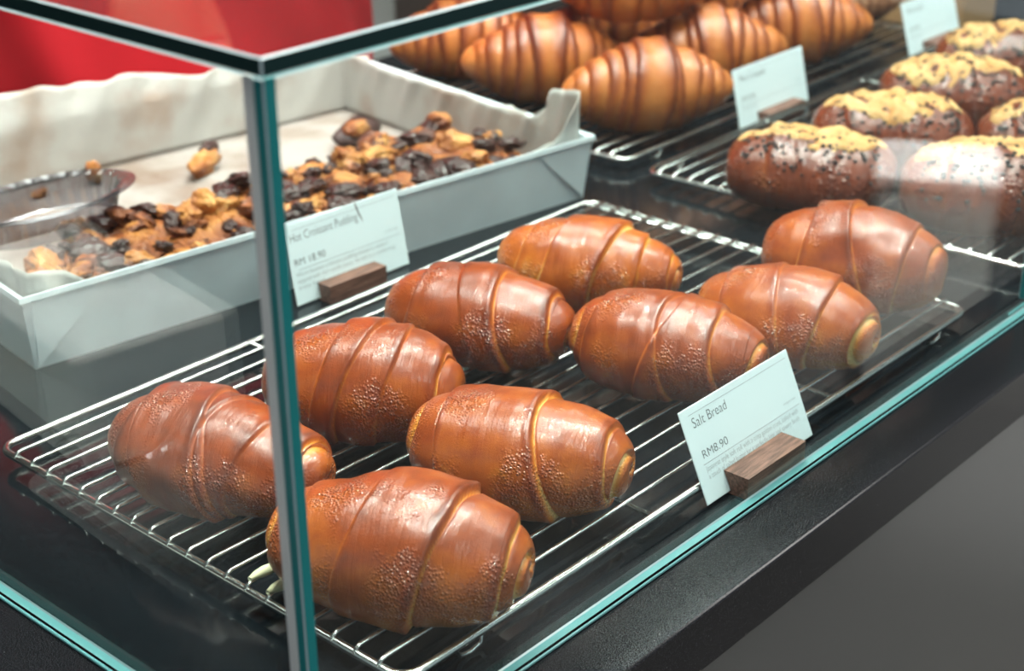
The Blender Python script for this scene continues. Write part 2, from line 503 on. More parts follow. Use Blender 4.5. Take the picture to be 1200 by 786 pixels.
SB = dict(p_r=.84, steps=.110, slant=.15, bulge=.018, ewidth=.020, lump=.042, nu=320, nv=128, crease=.62)
G = 'salt breads on the front rack'
salt = [
 # x, y, deg, L, W, H, edges, tone, label
 (.5110, .6950, -73, 0.154, 0.088, 0.078, [(-.66, .9), (-.50, .5), (.06, .5), (.20, .4), (.42, .5), (.80, .9)], .34, 'dark glossy salt bread farthest left on its rack, crossed by the glass corner'),
 (.6300, .6945, -60, 0.137, 0.090, 0.086, [(-.62, .6), (-.28, .5), (.02, .6), (.30, .5), (.74, 1.)], .42, 'blistered salt bread second from the left in the back row, its round end facing out'),
 (.7615, .7120, -70, 0.146, 0.086, 0.078, [(-.58, .9), (-.02, .3), (.34, .9), (.78, 1.)], .36, 'plump reddish brown salt bread third from the left in the back row'),
 (.8900, .7150, -67, 0.149, 0.086, 0.076, [(-.62, .5), (-.34, .7), (.22, 1.), (.52, .7), (.84, .6)], .56, 'pale golden salt bread at the far right of the back row'),
 (.5060, .5360, -64, 0.152, 0.092, 0.081, [(-.60, .5), (-.20, .3), (.34, 1.), (.78, 1.)], .44, 'nearest salt bread at the bottom of the picture, large curled end to the right'),
 (.6310, .5590, -68, 0.144, 0.088, 0.079, [(-.52, .9), (.30, 1.), (.80, .8)], .48, 'orange brown salt bread just behind the nearest one, wide middle layer'),
 (.8100, .5800, -70, 0.142, 0.088, 0.078, [(-.70, .5), (-.04, .6), (.14, .5), (.56, .9)], .40, 'salt bread directly behind the white Salt Bread price card'),
 (.9090, .5470, -83, 0.140, 0.081, 0.073, [(-.56, 1.), (.02, .4), (.40, .7), (.86, .7)], .52, 'amber salt bread right of the Salt Bread card, pale tip to the left'),
 (1.0230, .5600, -72, 0.144, 0.092, 0.089, [(-.50, .9), (.12, .8), (.56, .6)], .42, 'salt bread at the far right end of the front row, partly veiled by a reflection'),
]
for i, (x, y, d, L, W, H, ed, tn, lab) in enumerate(salt):
    roll('salt_bread', lab, 'bread roll', 'salt', (x, y, RZ), d, G, L=L * 1.03, W=W * 1.03, H=H * 1.03, asym=(-.06, .10, .04)[i % 3], edges=ed, seed=11 + i * 7, base_tone=tn, **SB)

# melted butter left on the wires, crumbs on the next rack
def butter(lab, x, y0, L):
    ps = [(x + L * k / 7, y0 + .0008 * math.sin(k * 1.3), .0002 * math.cos(k * 2)) for k in range(8)]
    rr = [.0014, .0027, .0034, .0029, .0031, .0038, .0029, .0014]
    o = tube('butter_drip', [(p[0] - x, p[1] - y0, p[2]) for p in ps], rr, M['butter'], None, 10)
    o.location = (x, y0, BZ + .0178)
    return tag(o, lab, 'melted butter', 'butter dried on the rack wires')
yw = lambda y: .4842 + round((y - .4842) / .0177) * .0177
butter('pale dried butter on a rack wire just left of the glass corner, upper one', .458, yw(.606), .040)
butter('pale dried butter on a rack wire just left of the glass corner, lower one', .456, yw(.588), .034)
for x, y, lab in ((1.1745, .7436, 'golden crumb on the frame of the right rack, left of the nearest shiny bun'), (1.1742, .6937, 'small golden crumb on the right rack frame, nearer the glass')):
    bm = bmesh.new(); bmesh.ops.create_icosphere(bm, subdivisions=3, radius=1)
    P = np.array([v.co[:] for v in bm.verts]); d = 1 + .2 * wobble(P, 3, int(y * 1000), 3)
    for v, k in zip(bm.verts, d): v.co = Vector((v.co.x * .0045 * k, v.co.y * .010 * k, v.co.z * .0030 * k))
    o = bm_obj('crumb', bm, M['crumb'], None, True); o.location = (x, y, BZ + .0152)
    tag(o, lab, 'crumb', 'crumbs on the right rack')

# ------------------------------------------------------------------ croissants
CE = [(-.86, .5), (-.70, .7), (-.53, .8), (-.36, .9), (-.18, .9), (.18, .9), (.36, .9), (.54, .8), (.71, .7), (.87, .5)]
CK = dict(p_r=.92, steps=.085, slant=.06, bulge=.045, lump=.018, crease=.0, band=.44, nu=170, nv=72, base_tone=.72, flat=.75, ewidth=.040, spiral=False, stripe=.06)
GC = 'croissants piled on the back rack'
CZ = RZ
crois = [
 # x, y, z, deg, L, W, H, label
 (1.274, .952, CZ, -40, .180, .100, .100, 'croissant at the front left of the pile, nearest the pudding pan'),
 (1.284, 1.098, CZ, -40, .180, .100, .100, 'croissant second from the front along the left side of the pile'),
 (1.300, 1.228, CZ, -40, .180, .100, .100, 'croissant farthest back along the left side of the pile'),
 (1.432, .985, CZ, -46, .180, .100, .100, 'croissant behind the middle price card at the front of the pile'),
 (1.592, .975, CZ, -42, .182, .100, .100, 'croissant at the front right of the pile, tip pointing right'),
 (1.446, 1.122, CZ, -42, .180, .100, .100, 'croissant in the middle of the bottom layer of the pile'),
 (1.606, 1.110, CZ, -42, .180, .100, .100, 'croissant at the back right of the bottom layer of the pile'),
 (1.365, 1.045, CZ + .080, -52, .180, .100, .100, 'croissant lying on top of the pile towards the left front'),
 (1.385, 1.170, CZ + .086, -48, .180, .100, .100, 'croissant lying on top of the pile at the left rear'),
 (1.520, 1.045, CZ + .080, -52, .180, .100, .100, 'croissant lying on top of the pile in the middle front'),
 (1.545, 1.165, CZ + .080, -48, .180, .100, .100, 'croissant lying on top of the pile at the right rear'),
]
for i, (x, y, z, d, L, W, H, lab) in enumerate(crois):
    roll('croissant', lab, 'croissant', 'crois', (x, y, z), d, GC, L=L, W=W, H=H, edges=CE, seed=201 + i * 5, bend=.10 if i % 2 else -.08, **CK)

al = roll('almond_croissant', 'sugar dusted almond croissant behind the farthest price card', 'croissant', 'almond', (1.752, 1.020, CZ), -38, None,
          L=.18, W=.10, H=.085, edges=CE[1:-1], seed=333, **dict(CK, base_tone=.45, stripe=.1))
rng = random.Random(4)
for k in range(9):
    a = rng.uniform(-.06, .06); b = rng.uniform(-.022, .022)
    bm = bmesh.new(); bmesh.ops.create_icosphere(bm, subdivisions=2, radius=1)
    bmesh.ops.scale(bm, vec=(.010, .007, .0013), verts=bm.verts)
    f = bm_obj('almond_flake', bm, M['topping'], al, True)
    f.location = (a, b, .0775 - 6 * a * a - 18 * b * b)
    f.rotation_euler = (rng.uniform(-.5, .5), rng.uniform(-.3, .3), rng.uniform(0, 3))

# ------------------------------------------------------------------ dark buns with golden topping and seeds
def seed_bun(x, y, deg, L, W, H, seed, lab, top=1.0):
    V, F, tn = roll_mesh(L=L, W=W, H=H, edges=[(-.55, .6), (-.15, .4), (.3, .6), (.7, .5)], seed=seed, p_r=.62, steps=.05, slant=.12, lump=.03,
                         crease=.25, nu=120, nv=80, base_tone=.40, spiral=False)
    o = mesh_obj('golden_topped_bun', V, F, M['seedbun'], None, True, tn)
    o.location = (x, y, RZ); o.rotation_euler = (0, 0, math.radians(deg))
    tag(o, lab, 'bun', 'golden-topped buns on the right rack')
    # crusty topping: a rough ridge along the crown, with thickness
    nu, nv = 90, 26
    g = V.reshape(120, 80, 3)
    def surf(s, th):
        ph = math.asin(max(-1, min(1, s)))
        i = (ph + PI / 2) / PI * 119; j = (th / (2 * PI) * 80) % 80
        return g[int(round(i)) % 120, int(round(j)) % 80]
    vs, tone = [], []
    ss = np.linspace(-.90, .90, nu)
    rg = np.random.default_rng(seed + 3)
    off = rg.uniform(-.12, .12)
    Pn = []
    for s in ss:
        wid = (.74 + .12 * math.sin(5 * s + seed) + .10 * math.sin(13 * s + seed) + .07 * math.sin(29 * s + 2 * seed)) * (1 - s ** 6) * top
        for j in range(nv):
            u = -1 + 2 * j / (nv - 1)
            th = PI / 2 + off + .22 * math.sin(3 * s + seed) + u * wid
            ph = math.asin(s)
            i = (ph + PI / 2) / PI * 119
            i0 = min(int(i), 118); fi = i - i0
            jj = th / (2 * PI) * 80; j0 = int(jj) % 80; fj = jj - int(jj)
            p = (g[i0, j0] * (1 - fj) + g[i0, (j0 + 1) % 80] * fj) * (1 - fi) + (g[i0 + 1, j0] * (1 - fj) + g[i0 + 1, (j0 + 1) % 80] * fj) * fi
            nrm = np.array([0, math.cos(th), math.sin(th)])
            e = min(1, (1 - abs(u)) * 4) * min(1, (.9 - abs(s)) * 12 + .02)
            vs.append((p, nrm, e)); Pn.append(p)
    Pn = np.array(Pn)
    nz = wobble(Pn, 330, seed + 8, 4)
    VV = [p + n * (-.0012 + e * (.0024 + .0016 * z)) for (p, n, e), z in zip(vs, nz)]
    FF = [(a * nv + b, (a + 1) * nv + b, (a + 1) * nv + b + 1, a * nv + b + 1) for a in range(nu - 1) for b in range(nv - 1)]
    t = mesh_obj('golden_topping', VV, FF, M['topping'], o, True, np.clip(.55 + .18 * nz, 0, 1)); t['label'] = 'crumbly golden crust along the crown'
    # specks scattered around the topping
    bm = bmesh.new()
    for k in range(260):
        s = rg.uniform(-.8, .8); th = PI / 2 + off + rg.choice([-1, 1]) * abs(rg.normal(.70, .34))
        p = surf(s, th)
        m = bmesh.ops.create_icosphere(bm, subdivisions=1, radius=rg.uniform(.0010, .0026))
        bmesh.ops.translate(bm, verts=m['verts'], vec=Vector(p))
    sd = bm_obj('dark_seeds', bm, M['seed'], o, True); sd['kind'] = 'stuff'; sd['label'] = 'dark seeds scattered over the crust'
    return o

seed_bun(1.190, .702, -60, .152, .100, .080, 51, 'dark shiny bun at the left front corner of its rack, least topping', .75)
seed_bun(1.330, .700, -58, .152, .102, .082, 52, 'golden-topped bun second from the left along the rear of its rack', .9)
seed_bun(1.485, .715, -58, .152, .102, .082, 53, 'golden-topped bun third from the left along the rear of its rack')
seed_bun(1.640, .735, -58, .152, .102, .084, 54, 'golden-topped bun farthest back, at the upper right edge')
seed_bun(1.240, .553, -60, .155, .106, .088, 55, 'large golden-topped bun nearest the front glass on the right')
seed_bun(1.405, .566, -58, .152, .102, .082, 56, 'golden-topped bun at the right edge, behind the nearest large one')

# ------------------------------------------------------------------ price cards and their walnut blocks
dg = None
def text_mesh(name, body, size, loc, mat, parent, squeeze=1.0, align='LEFT'):
    cu = bpy.data.curves.new(name, 'FONT')
    cu.body = body; cu.size = size; cu.align_x = align
    cu.space_character = 1.0
    cu.offset = -.012 * size
    ob = bpy.data.objects.new(name, cu); COL.objects.link(ob)
    bpy.context.view_layer.update()
    d = bpy.context.evaluated_depsgraph_get()
    me = bpy.data.meshes.new_from_object(ob.evaluated_get(d))
    COL.objects.unlink(ob); bpy.data.objects.remove(ob)
    me.materials.clear(); me.materials.append(mat)
    me.transform(Matrix.Diagonal((squeeze, 1, 1, 1)))
    o = link(bpy.data.objects.new(name, me), parent)
    o.location = loc
    return o

def fit_text(name, body, size, loc, mat, parent, width):
    o = text_mesh(name, body, size, loc, mat, parent)
    xs = [v.co.x for v in o.data.vertices]
    k = width / max(max(xs) - min(xs), 1e-6)
    o.data.transform(Matrix.Diagonal((k, 1, 1, 1)))
    return o

def price_card(loc, lean, W, H, label, title, price, lines, small=None, rz=0, blk_x=(.018, .084), hole_lab='', tx=.075, tw=.295, py=.445, pw=.22, mark=False):
    """card local frame: x along the width, y up the card; lower left corner at the origin"""
    loc = (loc[0], loc[1], BZ + loc[2])
    t = thing('price_card', label, 'price card', loc, rz, 'white price cards on wooden blocks')
    t.rotation_euler = (PI / 2 - lean, 0, rz)
    bm = bmesh.new(); add_box(bm, (0, 0, -.0009), (W, H, 0), .0003, 1)
    es = [e for e in bm.edges if False]
    bm_obj('card', bm, M['card'], t)
    z = .00012
    fit_text('title', title, H * .155, (W * tx, H * .775, z), M['ink'], t, W * tw)
    fit_text('price', price, H * .125, (W * tx, H * py, z), M['ink'], t, W * pw)
    bm = bmesh.new()
    add_box(bm, (W * .065, H * .918, z - .0001), (W * .965, H * .923, z))
    add_box(bm, (W * .065, H * (py - .058), z - .0001), (W * .965, H * (py - .053), z))
    bm_obj('rule_line', bm, M['ink_light'], t)
    for k, (ln, lw) in enumerate(lines):
        fit_text('description', ln, H * .082, (W * tx, H * (py - .135 - .082 * k), z), M['ink_light'], t, W * lw)
    if small:
        fit_text('note', small, H * .045, (W * .83, H * (py + .02), z), M['ink_light'], t, W * .115)
    if mark:
        bm = bmesh.new()
        pts = [(.62, 1.0), (.632, .93), (.640, .86), (.655, .80), (.662, .72), (.650, .78), (.632, .85), (.620, .93), (.612, 1.0)]
        bm.faces.new([bm.verts.new((a * W, b * H, z)) for a, b in pts])
        o = bm_obj('chocolate_smear', bm, M['choc'], t); o['label'] = 'brown chocolate smear'
    # wooden block with a slot for the card
    x0, x1 = blk_x
    yf, yb = -.0132, .0032
    d = thing('card_block', hole_lab, 'card holder', (loc[0], loc[1], BZ), rz, 'wooden blocks holding price cards')
    # the card leans against the sloped rear face and stands on a low lip
    tn = math.tan(lean); hb = .0150
    bm = bmesh.new()
    g = .0016
    prof = [(yf, 0), (yb, 0), (yb, .0010), (-.0014, .0010), (-.0014 + hb * tn, hb), (yf, hb)]
    ring0 = [bm.verts.new((x0, a, b)) for a, b in prof]
    ring1 = [bm.verts.new((x1, a, b)) for a, b in prof]
    bm.faces.new(ring0); bm.faces.new(ring1[::-1])
    n = len(prof)
    for k in range(n):
        bm.faces.new((ring0[k], ring0[(k + 1) % n], ring1[(k + 1) % n], ring1[k]))
    bm_obj('block', bm, M['walnut'], d)
    return t

price_card((.7120, .4752, .0018), .425, .1216, .0615, 'white price card lettered Salt Bread standing beside the front glass', 'Salt Bread', 'RM8.90',
           [('Japanese style soft roll with a crisp golden crust, baked with', .86), ('a touch of salted butter for a perfectly light and savory finish', .85)], '(vegetarian)',
           hole_lab='walnut block holding the Salt Bread card against the front glass', blk_x=(.0240, .0900))
price_card((.7500, .9000, .0018), .20, .1220, .0655, 'white card lettered Hot Croissant Pudding leaning at the pudding pan', 'Hot Croissant Pudding', 'RM 18.90',
           [('Warm buttery croissant pudding baked in custard', .80), ('topped with rich vanilla sauce. Served in a comforting', .86), ('treat bowl', .22)], '(contains egg)', tx=.035, tw=.58, pw=.26, py=.48,
           hole_lab='walnut block holding the pudding card behind the salt bread rack', rz=math.radians(-2), blk_x=(.0230, .0840), mark=True)
price_card((1.3560, .8880, .0018), .23, .1340, .0640, 'white price card standing before the croissant pile, middle of the three rear cards', 'Plain Croissant', 'RM 8.90',
           [('Classic butter', .2)], 'contains milk', tw=.36, pw=.18, hole_lab='dark wooden block holding the card before the croissants', blk_x=(.034, .104))
price_card((1.7300, .8950, .0018), .30, .1300, .0660, 'white price card farthest back near the cardboard box', 'Almond', 'RM 10.90',
           [('Sugar dusted', .2)], 'contains nuts', tw=.3, pw=.18, hole_lab='dark wooden block holding the farthest price card', blk_x=(.034, .100))

# ------------------------------------------------------------------ baking pan, parchment and pudding
PA = math.radians(-7.7)
PX, PY = .5499, .9640
pan_t = thing('baking_pan', 'pale metal baking pan with folded corners holding the croissant pudding', 'baking pan', (PX, PY, BZ), PA)
PL, PD, PH_ = .552, .382, .0600
def pan_shell():
    fl = .004                     # walls flare a little
    t = .0012
    def ring(off, z): return [(-off, -off, z), (PL + off, -off, z), (PL + off, PD + off, z), (-off, PD + off, z)]
    rings = [ring(0, 0), ring(fl, PH_), ring(fl + .0035, PH_ + .0012), ring(fl + .0040, PH_ - .0030), ring(fl + .0026, PH_ - .0036), ring(fl + .0020, PH_ - .0006)]
    inner = [ring(fl - t, PH_ - .0002), ring(-t, t)]
    vs, fs = [], []
    order = [rings[5], rings[4], rings[3], rings[2], inner[0], inner[1]]
    outer = [rings[5], rings[0]]
    for r in (rings[0], rings[5], rings[4], rings[3], rings[2], inner[0], inner[1]):
        vs += r
    for k in range(6):
        for j in range(4):
            a, b = k * 4 + j, k * 4 + (j + 1) % 4
            fs.append((a, b, b + 4, a + 4))
    fs.append((3, 2, 1, 0)); fs.append(tuple(24 + j for j in range(4)))
    return vs, fs
v, f = pan_shell()
o = mesh_obj('pan_body', v, f, M['pan'], pan_t)
# folded-over triangular flaps at the ends of the long sides
for sx, x0 in ((1, .002), (-1, PL - .002)):
    for yy, sy in ((-.0012, -1), (PD + .0012, 1)):
        bm = bmesh.new()
        def w(x, z): return (x, yy + sy * (z / PH_ * .004), z)
        a = [w(x0, .0015), w(x0 + sx * .060, PH_ - .004), w(x0, PH_ - .004)]
        fv = [bm.verts.new(p) for p in a]
        bv = [bm.verts.new((p[0], p[1] + sy * .0014, p[2])) for p in a]
        bm.faces.new(fv); bm.faces.new(bv[::-1])
        for k in range(3): bm.faces.new((fv[k], fv[(k + 1) % 3], bv[(k + 1) % 3], bv[k]))
        o = bm_obj('folded_corner', bm, M['pan'], pan_t)

# parchment: bottom sheet plus wall strip that stands up above the rim
def lerp_table(tab, x):
    for (a, va), (b, vb) in zip(tab, tab[1:]):
        if a <= x <= b:
            u = (x - a) / max(b - a, 1e-9); u = u * u * (3 - 2 * u)
            return va + (vb - va) * u
    return tab[-1][1]
inn = .004
x0, y0, x1, y1 = inn, inn, PL - inn, PD - inn
per = []
NS = 70
for k in range(NS): per.append((x0 + (x1 - x0) * k / NS, y0, 0, -1, 'f', k / NS))
for k in range(NS): per.append((x1, y0 + (y1 - y0) * k / NS, 1, 0, 'r', k / NS))
for k in range(NS): per.append((x1 - (x1 - x0) * k / NS, y1, 0, 1, 'b', k / NS))
for k in range(NS): per.append((x0, y1 - (y1 - y0) * k / NS, -1, 0, 'l', k / NS))
HT = {'f': [(0, .074), (.05, .066), (.10, .050), (.85, .046), (.94, .060), (1, .100)],
      'r': [(0, .100), (.10, .094), (.17, .064), (.5, .060), (.8, .060), (1, .066)],
      'b': [(0, .066), (.10, .068), (.3, .075), (.5, .084), (.7, .092), (1, .100)],
      'l': [(0, .100), (.3, .085), (.6, .070), (1, .074)]}
K = 14
vs, fs = [], []
rows = []
rg = np.random.default_rng(5)
for i, (px, py, nx, ny, sd, u) in enumerate(per):
    h = lerp_table(HT[sd], u)
    h += (.0016 * math.sin(u * 31) + .0018 * math.sin(u * 13.7 + 1) + .0010 * math.sin(u * 71)) * (1 if sd in 'bl' else .5)
    col = []
    for k in range(K + 1):
        q = k / K
        z = .0016 + h * q
        over = max(0, z - PH_)
        out = .0040 * min(1, z / PH_) * .45 + over * (.30 if sd in 'br' else .15)
        wr = .0030 * q * math.sin(i * .55 + 3 * q) + .0022 * q * math.sin(i * 1.27 + 7 * q)
        wr = min(wr, .0008) if z < PH_ + .004 else wr * 1.2
        if sd == 'r' and u < .14:   # the corner tab stands up straight
            out = .003 * min(1, z / PH_) * .45 + over * .02
        if sd == 'f' and u > .88:
            wr = min(wr, 0)
        col.append(len(vs)); vs.append((px + nx * (out + wr), py + ny * (out + wr), z))
    rows.append(col)
n = len(rows)
for i in range(n):
    j = (i + 1) % n
    for k in range(K):
        fs.append((rows[i][k], rows[j][k], rows[j][k + 1], rows[i][k + 1]))
# the bottom, crinkled
gx, gy = 40, 30
b0 = len(vs); nwall = len(fs)
for a in range(gx + 1):
    for b in range(gy + 1):
        X = x0 + (x1 - x0) * a / gx; Y = y0 + (y1 - y0) * b / gy
        e = min(1, 6 * min(a / gx, 1 - a / gx, b / gy, 1 - b / gy))
        vs.append((X, Y, .0016 + e * (.0022 + .0012 * math.sin(X * 90 + 2 * math.sin(Y * 60)) + .0009 * math.sin(Y * 140 + X * 40))))
for a in range(gx):
    for b in range(gy):
        q = b0 + a * (gy + 1) + b
        fs.append((q, q + gy + 1, q + gy + 2, q + 1))
pap = mesh_obj('parchment_paper', vs, fs, None, None, True, mats=[M['paper'], M['greasy_shaded']], midx=[0] * nwall + [1] * (len(fs) - nwall))
md = pap.modifiers.new('thick', 'SOLIDIFY'); md.thickness = .0003; md.offset = 1
pap.location = (PX, PY, BZ); pap.rotation_euler = (0, 0, PA)
tag(pap, 'crumpled off-white baking parchment lining the metal pan', 'baking paper')

# pudding: a bumpy slab left along the front of the pan, with torn bread and chocolate pieces
pud = thing('croissant_pudding', 'half-eaten croissant pudding with dark chocolate pieces in the lined pan', 'pudding', (PX, PY, BZ), PA)
back = [(0, .060), (.06, .070), (.12, .125), (.20, .175), (.30, .165), (.38, .150), (.50, .150), (.60, .165), (.75, .180), (.9, .192), (1, .185)]
nx_, ny_ = 110, 46
vs = []
for a in range(nx_ + 1):
    X = .012 + (PL - .024) * a / nx_
    d = lerp_table(back, a / nx_) + .008 * math.sin(a * .9) + .005 * math.sin(a * 2.1)
    for b in range(ny_ + 1):
        Y = .012 + d * b / ny_
        vs.append((X, Y, 0))
vs = np.array(vs)
nz = wobble(vs, 90, 3, 3)
A = np.repeat(np.arange(nx_ + 1), ny_ + 1) / nx_; B = np.tile(np.arange(ny_ + 1), nx_ + 1) / ny_
eb = np.minimum(1, np.minimum((1 - B) * 5, np.minimum(B * 14, np.minimum(A, 1 - A) * 30)))
vs[:, 2] = .0030 + eb ** .6 * (.036 + .0055 * nz - .004 * np.abs(wobble(vs, 330, 17, 2)))
fs = [(a * (ny_ + 1) + b, (a + 1) * (ny_ + 1) + b, (a + 1) * (ny_ + 1) + b + 1, a * (ny_ + 1) + b + 1) for a in range(nx_) for b in range(ny_)]
o = mesh_obj('pudding_body', vs, fs, M['pudding'], pud, True, np.clip(.32 + .16 * nz, 0, 1))
zmap = vs.reshape(nx_ + 1, ny_ + 1, 3)

def lumpy(seed, sc, mat, name, parent, tone0=.5, sub=4):
    bm = bmesh.new(); bmesh.ops.create_icosphere(bm, subdivisions=sub, radius=1)
    P = np.array([v.co[:] for v in bm.verts])
    d = 1.05 - .26 * np.abs(wobble(P, 2.3, seed, 4)) + .13 * wobble(P, 7.5, seed + 3, 3)
    for v, k in zip(bm.verts, d):
        v.co = Vector((v.co.x * k * sc[0], v.co.y * k * sc[1], v.co.z * k * sc[2]))
    tn = np.clip(tone0 + .25 * wobble(P, 2.2, seed + 1, 2), 0, 1)
    o = bm_obj(name, bm, mat, parent, True)
    a = o.data.attributes.new('tone', 'FLOAT', 'POINT'); a.data.foreach_set('value', tn.astype(np.float32))
    return o

rg = random.Random(21)
def spot():
    a = rg.uniform(.03, .985); d = lerp_table(back, a)
    b = rg.uniform(.06, .93)
    q = zmap[int(a * nx_), int(b * ny_)]
    return q
protoB = [lumpy(40 + k, (.017, .011, .008), M['pudding'], 'bread_chunk', pud, .26 + .09 * k) for k in range(5)]
protoC = [lumpy(60 + k, (.012, .0085, .0055), M['choc'], 'chocolate_piece', pud, .5) for k in range(4)]
def scatter(protos, cnt, lo, hi, dz):
    for i in range(cnt):
        o = protos[i % len(protos)]
        if i >= len(protos):
            o = o.copy(); COL.objects.link(o); o.parent = pud
        q = spot(); s = rg.uniform(lo, hi)
        o.location = (q[0], q[1], q[2] + dz * s)
        o.scale = (s, s, s * rg.uniform(.7, 1.1))
        o.rotation_euler = (rg.uniform(-.5, .5), rg.uniform(-.5, .5), rg.uniform(0, 6.28))
scatter(protoB, 96, .55, 1.35, .002)
scatter(protoC, 98, .5, 1.45, .005)

# broken-off pieces lying on the bare parchment
def loose(name, lab, cat, lx, ly, sc, mat, seed, rot=0, group=None, z=.0045):
    o = lumpy(seed, sc, mat, name, None, .5, 3)
    c, s_ = math.cos(PA), math.sin(PA)
    o.location = (PX + lx * c - ly * s_, PY + lx * s_ + ly * c, BZ + z + sc[2] * .9)
    o.rotation_euler = (0, 0, rot)
    return tag(o, lab, cat, group)
pc = loose('pudding_piece', 'dark chocolate-crusted pudding piece lying apart on the bare parchment', 'pudding piece', .480, .262, (.036, .018, .014), M['choc'], 90, .3)
o = lumpy(91, (.016, .012, .008), M['pudding'], 'bread_chunk', pc, .4); o.location = (-.012, -.006, .010)
pc = loose('pudding_piece', 'curled pale crust with chocolate on the paper left of the glass corner', 'pudding piece', .315, .288, (.030, .011, .012), M['pudding'], 93, .5)
o = lumpy(94, (.013, .008, .007), M['choc'], 'chocolate_piece', pc); o.location = (.018, .004, .009)
o = lumpy(95, (.011, .008, .007), M['choc'], 'chocolate_piece', pc); o.location = (.034, .006, .004)
loose('pudding_crumb', 'small orange crumb of pudding beside the dark broken piece', 'crumb', .440, .222, (.013, .009, .008), M['pudding'], 96, .2, 'pudding crumbs on the parchment')
loose('pudding_crumb', 'brown crumb sticking up on the parchment at the left', 'crumb', .222, .335, (.006, .010, .012), M['pudding'], 97, .2, 'pudding crumbs on the parchment')
loose('pudding_crumb', 'flat golden flake on the parchment, farthest left', 'crumb', .165, .335, (.011, .006, .004), M['pudding'], 98, .4, 'pudding crumbs on the parchment')

# ribbed plastic tray at the left, built in place of a pane reflection
rt = thing('reflection_tray', 'grey ribbed plastic tray in the left end of the pan, standing in for a reflection', 'plastic tray', (PX + .095 * math.cos(PA) - .165 * math.sin(PA), PY + .095 * math.sin(PA) + .165 * math.cos(PA), BZ + .040), math.radians(0))
vs, fs = [], []
nr = 120
prof = [(.060, .000, 0), (.064, .002, 0), (.066, .016, 1), (.070, .026, 1), (.078, .028, 0), (.084, .0265, 0)]
for i in range(nr):
    a = 2 * PI * i / nr
    rib = .0013 * (1 if (i // 2) % 2 else -1)
    for (r, z, q) in prof:
        rr = r + rib * q
        vs.append((rr * 1.02 * math.cos(a), rr * .58 * math.sin(a), z))
m_ = len(prof)
for i in range(nr):
    j = (i + 1) % nr
    for k in range(m_ - 1):
        fs.append((i * m_ + k, j * m_ + k, j * m_ + k + 1, i * m_ + k + 1))
ob = mesh_obj('ribbed_wall', vs, fs, M['plastic'], rt, False)
ob.modifiers.new('t', 'SOLIDIFY').thickness = .0006

# ------------------------------------------------------------------ cardboard box
cb = thing('cardboard_box', 'brown cardboard box beyond the racks at the far end', 'box', (1.878, .905, BZ), 0)
bm = bmesh.new(); add_box(bm, (0, 0, 0), (.095, .125, .13), .002, 1)
bm_obj('carton', bm, M['cardboard'], cb)
for lo, hi in (((-.0022, .0, .1302), (.097, .062, .1320)), ((-.0022, .0635, .1302), (.097, .125, .1320))):
    box('lid_flap', lo, hi, M['cardboard'], cb)

# ------------------------------------------------------------------ person in red behind the counter
def body():
    J = {'pelvis': (0, 0, .92, .125), 'waist': (0, 0, 1.05, .125), 'chest': (0, 0, 1.26, .15), 'neck0': (0, .01, 1.44, .075), 'neck': (0, .0, 1.52, .052),
         'head0': (0, -.015, 1.60, .085), 'head': (0, -.02, 1.68, .092), 'crown': (0, -.01, 1.735, .070)}
    for s, nme in ((-1, 'l'), (1, 'r')):
        J.update({'sh' + nme: (s * .17, .01, 1.40, .068), 'el' + nme: (s * .27, .05, 1.13, .043), 'wr' + nme: (s * .285, .03, .88, .028), 'ha' + nme: (s * .29, .02, .80, .026),
                  'hi' + nme: (s * .10, 0, .86, .105), 'kn' + nme: (s * .11, -.01, .48, .062), 'an' + nme: (s * .11, .02, .09, .042), 'to' + nme: (s * .12, -.13, .035, .034)})
        for k in range(4):
            J['f%d%s' % (k, nme)] = (s * .292, .045 - .017 * k, .735 - .004 * (k % 2), .009)
            J['g%d%s' % (k, nme)] = (s * .286, .044 - .018 * k, .700 - .006 * (k % 2), .008)
        J['t0' + nme] = (s * .283, -.022, .765, .0095); J['t1' + nme] = (s * .280, -.034, .735, .0085)
    E = [('pelvis', 'waist'), ('waist', 'chest'), ('chest', 'neck0'), ('neck0', 'neck'), ('neck', 'head0'), ('head0', 'head'), ('head', 'crown')]
    for n_ in 'lr':
        E += [('neck0', 'sh' + n_), ('sh' + n_, 'el' + n_), ('el' + n_, 'wr' + n_), ('wr' + n_, 'ha' + n_), ('pelvis', 'hi' + n_), ('hi' + n_, 'kn' + n_), ('kn' + n_, 'an' + n_), ('an' + n_, 'to' + n_)]
        for k in range(4): E += [('ha' + n_, 'f%d%s' % (k, n_)), ('f%d%s' % (k, n_), 'g%d%s' % (k, n_))]
        E += [('ha' + n_, 't0' + n_), ('t0' + n_, 't1' + n_)]
    names = list(J)
    me = bpy.data.meshes.new('body')
    me.from_pydata([J[k][:3] for k in names], [(names.index(a), names.index(b)) for a, b in E], [])
    me.materials.append(M['skin'])
    o = bpy.data.objects.new('body', me)
    COL.objects.link(o)
    sk = o.modifiers.new('skin', 'SKIN'); sk.use_smooth_shade = True
    for i, k in enumerate(names):
        v = me.skin_vertices[0].data[i]
        r = J[k][3]
        v.radius = (r, r * (.72 if k in ('pelvis', 'waist', 'chest') else 1))
        v.use_root = (k == 'pelvis')
    su = o.modifiers.new('sub', 'SUBSURF'); su.levels = 2; su.render_levels = 2
    return o

person = thing('person', 'person in a loose red top standing behind the counter at upper left', 'person', (1.175, 1.640, FL), 0)
bd = body(); bd.parent = person
